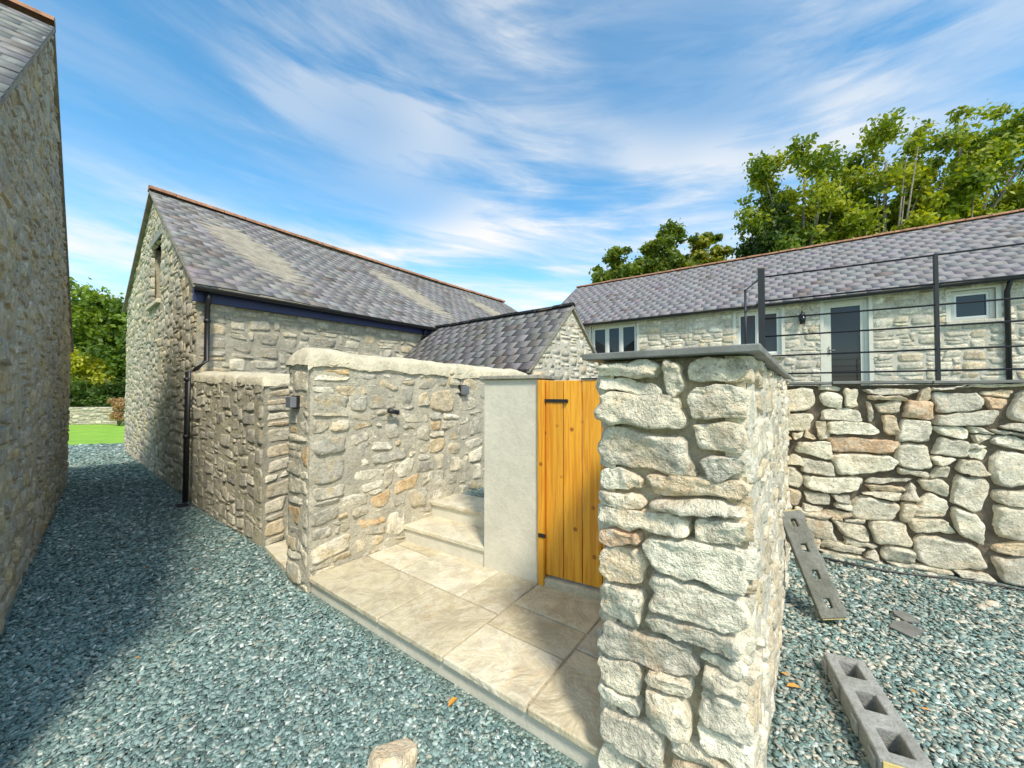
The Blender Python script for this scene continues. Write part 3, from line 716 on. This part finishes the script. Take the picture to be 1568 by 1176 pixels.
x,y=x*np.cos(yaw)[:,None]-y*np.sin(yaw)[:,None],x*np.sin(yaw)[:,None]+y*np.cos(yaw)[:,None]
Vb=np.stack([x+X[:,None],y+Y[:,None],z+.008+rng.uniform(0,.010,nC)[:,None]],-1)
fq=np.array([[0,3,2,1],[4,5,6,7],[0,1,5,4],[1,2,6,5],[2,3,7,6],[3,0,4,7]])
Q=(np.arange(nC)[:,None,None]*8+fq[None]).reshape(-1,4)
pc=np.array([[.11,.18,.165],[.17,.265,.24],[.24,.345,.315],[.32,.42,.385],[.55,.61,.55],[.33,.35,.28]])
cc=pc[rng.choice(6,nC,p=[.15,.27,.28,.16,.09,.05])]*rng.uniform(.8,1.18,(nC,1))
pr=np.array([[.42,.42,.34],[.25,.32,.28],[.58,.54,.43]])
cc=np.where((isR&(rng.random(nC)<.4))[:,None],pr[rng.choice(3,nC)],cc)
np_mesh("gravel",Vb.reshape(-1,3),Q,CHIP,None,np.repeat(cc,8,axis=0))

def rock(name,x,y,z,r,col=(.5,.46,.38),flat=.6,rs=0,parent=None,mat=None,sub=3):
    import bmesh
    bm=bmesh.new(); bmesh.ops.create_icosphere(bm,subdivisions=sub,radius=1)
    P=np.array([v.co[:] for v in bm.verts]); rr=np.random.default_rng(rs)
    for _ in range(9):
        d=rr.normal(size=3); d/=np.linalg.norm(d); c=rr.uniform(.55,.85)
        s=P@d; P=P-np.where(s>c,s-c,0)[:,None]*d
    P=P*(1+.06*vnoise(P*3+rs)+.03*vnoise(P*8+rs))[:,None]
    P*=np.array([1,rr.uniform(.6,.9),flat])*r; an=rr.uniform(0,6.28); c,s=math.cos(an),math.sin(an)
    P=np.stack([P[:,0]*c-P[:,1]*s+x,P[:,0]*s+P[:,1]*c+y,P[:,2]+z],-1)
    fc=np.array([[v.index for v in f.verts] for f in bm.faces]); bm.free()
    return np_mesh(name,P,fc,mat or S_DRY,parent,np.tile(np.array(col),(len(P),1)),True)
rock("rock",-.49,1.59,.07,.13,(.74,.60,.40),.8,4,sub=5)
Rb=empty("stone_rubble")
for k in range(80):
    t=random.uniform(.3,6); d=abs(random.gauss(0,.35))+.05
    p=(F0[0]+UF[0]*t+(-.51)*d,F0[1]+UF[1]*t+(-.86)*d)
    if p[0]<.775+.773*(p[1]-1.26)+.08: continue
    rock("piece",p[0],p[1],.012,random.uniform(.015,.06),random.choice([(.66,.61,.48),(.6,.56,.46),(.7,.64,.47),(.36,.4,.34)]),.45,k,Rb)
for k in range(30):
    y=random.uniform(1.4,3.3); x=.775+.773*(y-1.26)+random.uniform(.03,.8)
    rock("piece",x,y,.01,random.uniform(.01,.032),(.55,.52,.42),.5,k+200,Rb)
Ls=empty("loose_slates")
for k,(x,y,s,a) in enumerate([(2.62,2.55,.09,.4),(2.75,2.68,.07,1.3)]):
    c,sn=math.cos(a),math.sin(a); q=[(-1,-.6),(.8,-.7),(1,.5),(.1,.8),(-.9,.6)]
    prism("slate_piece",[(x+s*(u*c-v*sn),y+s*(u*sn+v*c)) for u,v in q],.022+.003*k,.032+.003*k,CAPSL,Ls)
Hs=empty("garden_hose")
pts=[]
for k in range(40):
    t=.25+k*.15; d=.16+.07*math.sin(k*.45)+.02*k*.3
    pts.append((F0[0]+UF[0]*t-.51*d,F0[1]+UF[1]*t-.86*d,.035+.008*math.sin(k*.9)))
tube("pipe_run",pts,.009,HOSE,Hs,8)

CONCD=mortar_mat("mossy_concrete",(.25,.25,.215),(.16,.165,.13),bs=.6,dark=.5)
def slotted(name,p0,p1,w,th,side,r=.042,br=.11,n=3,mat=None,ends=(1,1)):
    mat=mat or CONC
    e=empty(name); p0=Vector(p0);p1=Vector(p1); L=(p1-p0).length; t=(p1-p0).normalized()
    s=Vector(side); s=(s-t*s.dot(t)).normalized(); nrm=t.cross(s).normalized()
    if nrm.z<0: nrm=-nrm
    import bmesh
    def bx(nm,a0,a1,b0,b1,c0,c1,mt,bev=.008):
        V=[p0+t*a+s*b+nrm*c for a in (a0,a1) for b in (b0,b1) for c in (c0,c1)]
        o=py_mesh(nm,V,[[0,1,3,2],[4,6,7,5],[0,4,5,1],[2,3,7,6],[0,2,6,4],[1,5,7,3]],mt,e,bev)
        bm=bmesh.new(); bm.from_mesh(o.data); bmesh.ops.recalc_face_normals(bm,faces=bm.faces[:]); bm.to_mesh(o.data); bm.free()
        return o
    w2=w/2; cell=L/n
    av=[0]
    for k in range(n): av+=[k*cell+br/2,(k+1)*cell-br/2]
    av.append(L); bv=[-w2,-w2+r,w2-r,w2]
    bm=bmesh.new(); G={}
    for zi,c_ in enumerate((0,th)):
        for i,a in enumerate(av):
            for j,b in enumerate(bv): G[i,j,zi]=bm.verts.new(p0+t*a+s*b+nrm*c_)
    na=len(av)
    def solid(i,j): return 0<=i<na-1 and 0<=j<3 and not (j==1 and i%2==1)
    for i in range(na-1):
        for j in range(3):
            if not solid(i,j): continue
            for zi in (0,1): bm.faces.new([G[i,j,zi],G[i+1,j,zi],G[i+1,j+1,zi],G[i,j+1,zi]])
            for (di,dj,q) in ((-1,0,((i,j),(i,j+1))),(1,0,((i+1,j),(i+1,j+1))),(0,-1,((i,j),(i+1,j))),(0,1,((i,j+1),(i+1,j+1)))):
                if not solid(i+di,j+dj): (u1,u2)=q; bm.faces.new([G[*u1,0],G[*u2,0],G[*u2,1],G[*u1,1]])
    bmesh.ops.recalc_face_normals(bm,faces=bm.faces[:])
    me=bpy.data.meshes.new("casting"); bm.to_mesh(me); bm.free(); me.materials.append(mat)
    o=bpy.data.objects.new("casting",me); COL.objects.link(o); o.parent=e
    md=o.modifiers.new("b",'BEVEL'); md.width=.009; md.segments=3; md.limit_method='ANGLE'
    for k in range(0,n+1):
        for sg in (-1,1):
            b=sorted((sg*(w2-.004),sg*(w2+.012))); aa=min(max(k*cell,.05),L-.05); bx("lug",aa-.035,aa+.035,b[0],b[1],.012,th-.02,mat)
    if ends[0]: bx("painted_end_a",-.006,.0,-w2+.012,w2-.012,.012,th-.012,YEL,0)
    if ends[1]: bx("painted_end_b",L,L+.006,-w2+.012,w2-.012,.012,th-.012,YEL,0)
slotted("slotted_concrete_post",(2.22,2.66,.03),(2.19,3.02,.64),.15,.10,(.79,-.5,0),r=.058,br=.12,n=4,mat=CONCD)
slotted("slotted_concrete_post.001",(1.57,1.53,.02),(1.86,2.16,.02),.18,.10,(-1,.3,0),r=.05,br=.10,n=3)

fl=empty("fallen_leaves")
lm=simple("dry_leaf",(.66,.32,.05),.7)
for k in range(26):
    if k==0: x,y,z=-.30,1.95,.03
    elif k==1: x,y,z=1.50,2.05,.03
    else:
        y=random.uniform(1.7,4.5); x=random.uniform(-1.1,1.3)*y; z=.03
        if not (inside(PL,np.array([x]),np.array([y]))[0] or inside(PR,np.array([x]),np.array([y]))[0]): continue
    a=random.uniform(0,6.28); s=random.uniform(.012,.022) if k>1 else .035; V=[]
    for q,(u,v) in enumerate([(-1,0),(-.3,.45),(.5,.4),(1,0),(.5,-.4),(-.3,-.45)]):
        V.append((x+s*(u*math.cos(a)-v*math.sin(a)),y+s*(u*math.sin(a)+v*math.cos(a)),z+abs(v)*s*.6))
    py_mesh("leaf",V,[[0,1,2,3],[0,3,4,5]],lm,fl)

# =================================================================== BACKGROUND
FW=empty("field_wall")
fa=(-30,17.2); fb=(-13,19.5); Uf,Wf=norm2(fa,fb)
wall_core("core",FW,(*fa,0),Uf,Wf,[(0,.85),(Wf,.85)],.4,MO_GREY)
stone_face("stones",FW,(*fa,0),Uf,Wf,[(0,.85),(Wf,.85)],S_GREY,PAL_GREY,cw=.14,ch=.09,mw=4,mh=2,out=.03,n=4,rs=99)

def foliage(name,blobs,nleaf,ls,palA,palB,parent,rs,up=.3,gap=-.22):
    r=np.random.default_rng(rs); B_=np.array(blobs); w=B_[:,3]**2; w/=w.sum()
    k=r.choice(len(B_),nleaf,p=w)
    d=r.normal(size=(nleaf,3)); d/=np.linalg.norm(d,axis=1)[:,None]
    rad=B_[k,3]*np.abs(r.normal(.72,.28,nleaf))
    Pp_=B_[k,:3]+d*rad[:,None]*np.array([1,1,.75])
    nn=vnoise(Pp_*1.6+rs)+.5*vnoise(Pp_*3.7+rs); keep=nn>gap; Pp_=Pp_[keep];k=k[keep];d=d[keep];n=len(Pp_)
    nr=r.normal(size=(n,3))+d*.8+np.array([0,0,up]); nr/=np.linalg.norm(nr,axis=1)[:,None]
    t=np.cross(nr,r.normal(size=(n,3))); t/=np.linalg.norm(t,axis=1)[:,None]; b=np.cross(nr,t)
    s=ls*r.uniform(.6,1.3,(n,1))
    V=np.stack([Pp_-t*s,Pp_-b*s*.55+nr*s*.12,Pp_+t*s,Pp_+b*s*.55+nr*s*.12],1)
    bc=r.random(len(B_)); f=np.clip(bc[k]+r.normal(0,.22,n),0,1)[:,None]
    c=np.array(palA)*(1-f)+np.array(palB)*f
    Q=np.arange(n*4).reshape(-1,4)
    np_mesh(name,V.reshape(-1,3),Q,LEAF,parent,np.repeat(c,4,axis=0))
def tree(name,x,y,H,cb,rad,nb,nl,ls=.16,A_=(.045,.085,.012),B_=(.15,.20,.022),rs=1,conic=0.,br=.24,gap=-.22,bark=None):
    e=empty(name); r=random.Random(rs); blobs=[]
    zc=(H+cb)/2; hz=(H-cb)/2
    for k in range(nb):
        while True:
            u,v,w=r.uniform(-1,1),r.uniform(-1,1),r.uniform(-1,1)
            if .12<u*u+v*v+w*w<1: break
        sc=(1-conic*(w+1)/2)
        R=rad*br*r.uniform(.5,1.25)
        blobs.append((x+u*rad*.95*sc,y+v*rad*.95*sc,zc+w*hz*.92,R))
    foliage("crown",blobs,nl,ls,A_,B_,e,rs,gap=gap)
    top=(x+r.uniform(-.3,.3),y,cb+(H-cb)*.75)
    tube("trunk",[(x,y,0),(x+.1,y,cb*.5),(x-.1,y+.1,cb),top],H*.016,bark or BARK,e,8,.05)
    for k in range(26):
        b=blobs[k%len(blobs)]; z0=cb*.7+(H-cb)*r.uniform(0,.45)
        tube("limb",[(x,y,z0),((x+b[0])/2,(y+b[1])/2,(z0+b[2])/2-.3),(b[0],b[1],b[2])],H*.007,bark or BARK,e,6,.012)
G1=(.10,.17,.013); G2=(.42,.45,.035)
tree("ash_tree",14.1,18.2,14.1,6.2,2.7,90,22000,.12,G1,G2,1)
tree("ash_tree.001",17.9,18.0,14.9,6.0,2.7,85,20000,.12,G1,G2,2)
tree("ash_tree.002",21.3,17.8,16.3,6.0,2.8,95,24000,.12,G1,G2,3)
tree("ash_tree.003",25.4,18.3,16.0,5.5,3.2,95,24000,.13,G1,G2,4)
tree("ash_tree.004",16.2,21.,12.2,6,3.2,70,15000,.15,(.07,.12,.012),(.26,.32,.03),5)
tree("ash_tree.005",22.2,21.,12.6,6,3.2,70,15000,.15,(.07,.12,.012),(.26,.32,.03),35)
tree("conifer_tree",12.9,18.6,11.4,4.5,2.0,80,19000,.11,(.025,.055,.012),(.08,.14,.024),6,.5,gap=-.5)
tree("sycamore_tree",7.2,25,11.2,5,2.2,75,16000,.15,(.07,.12,.014),(.20,.26,.03),7,gap=-.5)
tree("sycamore_tree.001",10.2,24.5,12.6,5,2.2,80,17000,.15,(.07,.12,.014),(.22,.28,.03),8,gap=-.5)
tree("sycamore_tree.002",12.9,25.0,13.0,5,1.7,60,12000,.15,(.09,.14,.014),(.32,.33,.03),9,gap=-.5)
tree("oak_tree",-27.5,24.0,8.9,.6,4.0,110,30000,.15,(.06,.13,.014),(.26,.36,.035),10)
tree("oak_tree.001",-22.5,24.,7.9,.4,3.2,90,24000,.15,(.05,.11,.014),(.20,.30,.03),11)
tree("oak_tree.002",-33.,27.,9.,.6,4.2,90,18000,.18,(.06,.13,.014),(.22,.30,.03),12)
def shrub(name,x,y,h,r_,A_,B_,rs,nl=5000,ls=.09):
    e=empty(name); r=random.Random(rs)
    bl=[(x+r.uniform(-1,1)*r_*.7,y+r.uniform(-1,1)*r_*.5,h*r.uniform(.2,.78),r_*.36) for _ in range(22)]
    foliage("leaves",bl,nl,ls,A_,B_,e,rs,gap=-.6)
    for k in range(6): tube("stem",[(x,y,0),bl[k][:3]],.03,BARK,e,5,.01)
shrub("golden_shrub",-24.2,21.5,4.6,1.8,(.30,.36,.03),(.52,.52,.04),21,9000,.11)
shrub("dark_shrub",-23.,20.6,2.4,1.6,(.04,.08,.012),(.11,.19,.03),22,8000,.1)
shrub("dark_shrub.001",-26.,21.2,2.6,2.0,(.05,.12,.014),(.18,.28,.03),23,8000,.1)
shrub("copper_shrub",-18.55,17.9,1.5,.5,(.34,.20,.11),(.50,.36,.20),24,3500,.06)
tl=empty("distant_trees"); r=random.Random(77); bl=[]
for k in range(170):
    x=-110+k*1.35+r.uniform(-1,1); bl.append((x,70+r.uniform(-6,6)+abs(x)*.1,r.uniform(1.5,4.5),r.uniform(2.,3.2)))
foliage("treeline",bl,30000,.5,(.05,.10,.014),(.15,.23,.03),tl,78)

# =================================================================== LIGHT + SKY
sd=Vector((.22,-.66,.84)).normalized()
sun=bpy.data.lights.new("sun",'SUN'); sun.energy=4.2; sun.angle=math.radians(9); sun.color=(1,.93,.81)
so=bpy.data.objects.new("sun",sun); COL.objects.link(so); so.rotation_euler=sd.to_track_quat('Z','Y').to_euler()
w=bpy.data.worlds.new("World"); scene.world=w; w.use_nodes=True; nt=w.node_tree; N_=nt.nodes; Lk=nt.links
bg=N_["Background"]; bg.inputs[1].default_value=.145
sky=N_.new("ShaderNodeTexSky"); sky.sky_type='NISHITA'; sky.sun_disc=False
sky.sun_elevation=math.asin(sd.z); sky.sun_rotation=math.atan2(sd.x,sd.y); sky.ozone_density=1.0; sky.dust_density=.5
tc=N_.new("ShaderNodeTexCoord")
hs=N_.new("ShaderNodeHueSaturation"); hs.inputs["Saturation"].default_value=1.28; hs.inputs["Value"].default_value=1.85
hs.inputs["Hue"].default_value=.485
Lk.new(sky.outputs[0],hs.inputs["Color"])
def wn(scale,rot,nsc,det,dist,lo,hi):
    mp=N_.new("ShaderNodeMapping"); mp.inputs["Rotation"].default_value=rot
    mp2=N_.new("ShaderNodeMapping"); mp2.inputs["Scale"].default_value=scale
    Lk.new(tc.outputs["Generated"],mp.inputs[0]); Lk.new(mp.outputs[0],mp2.inputs[0])
    n=N_.new("ShaderNodeTexNoise"); n.inputs["Scale"].default_value=nsc; n.inputs["Detail"].default_value=det; n.inputs["Distortion"].default_value=dist
    n.inputs["Roughness"].default_value=.58
    Lk.new(mp2.outputs[0],n.inputs["Vector"])
    rp=N_.new("ShaderNodeValToRGB"); rp.color_ramp.elements[0].position=lo; rp.color_ramp.elements[1].position=hi
    rp.color_ramp.interpolation='EASE'
    Lk.new(n.outputs["Fac"],rp.inputs[0]); return rp.outputs[0]
a=wn((1,1,5.5),(0,math.radians(-9),0),1.45,7,.4,.39,.70)
b=wn((1,1,2.2),(0,math.radians(-10),0),1.1,2,.2,.36,.60)
c=wn((1.2,1.2,9),(0,math.radians(-4),0),2.4,7,.9,.45,.75)
def mth(op,x,y):
    n=N_.new("ShaderNodeMath"); n.operation=op; n.use_clamp=True
    for v,i in ((x,0),(y,1)):
        if isinstance(v,(int,float)): n.inputs[i].default_value=v
        else: Lk.new(v,n.inputs[i])
    return n.outputs[0]
mask=mth('MULTIPLY',mth('ADD',mth('MULTIPLY',a,1.25),mth('MULTIPLY',c,.55)),mth('ADD',mth('MULTIPLY',b,.85),.15))
mx=N_.new("ShaderNodeMix"); mx.data_type='RGBA'; Lk.new(mask,mx.inputs[0]); Lk.new(hs.outputs[0],mx.inputs[6]); mx.inputs[7].default_value=(6.9,6.9,6.8,1)
Lk.new(mx.outputs[2],bg.inputs[0])

# =================================================================== CAMERA
cam=bpy.data.cameras.new("camera"); cam.sensor_width=36; cam.lens=36*580/1568; cam.clip_start=.05; cam.clip_end=2000
co=bpy.data.objects.new("camera",cam); COL.objects.link(co); co.location=(0,0,1.6)
co.rotation_euler=(math.radians(90)+math.atan(12/580),0,0); scene.camera=co
scene.view_settings.view_transform='Standard'; scene.view_settings.look='None'; scene.view_settings.exposure=0
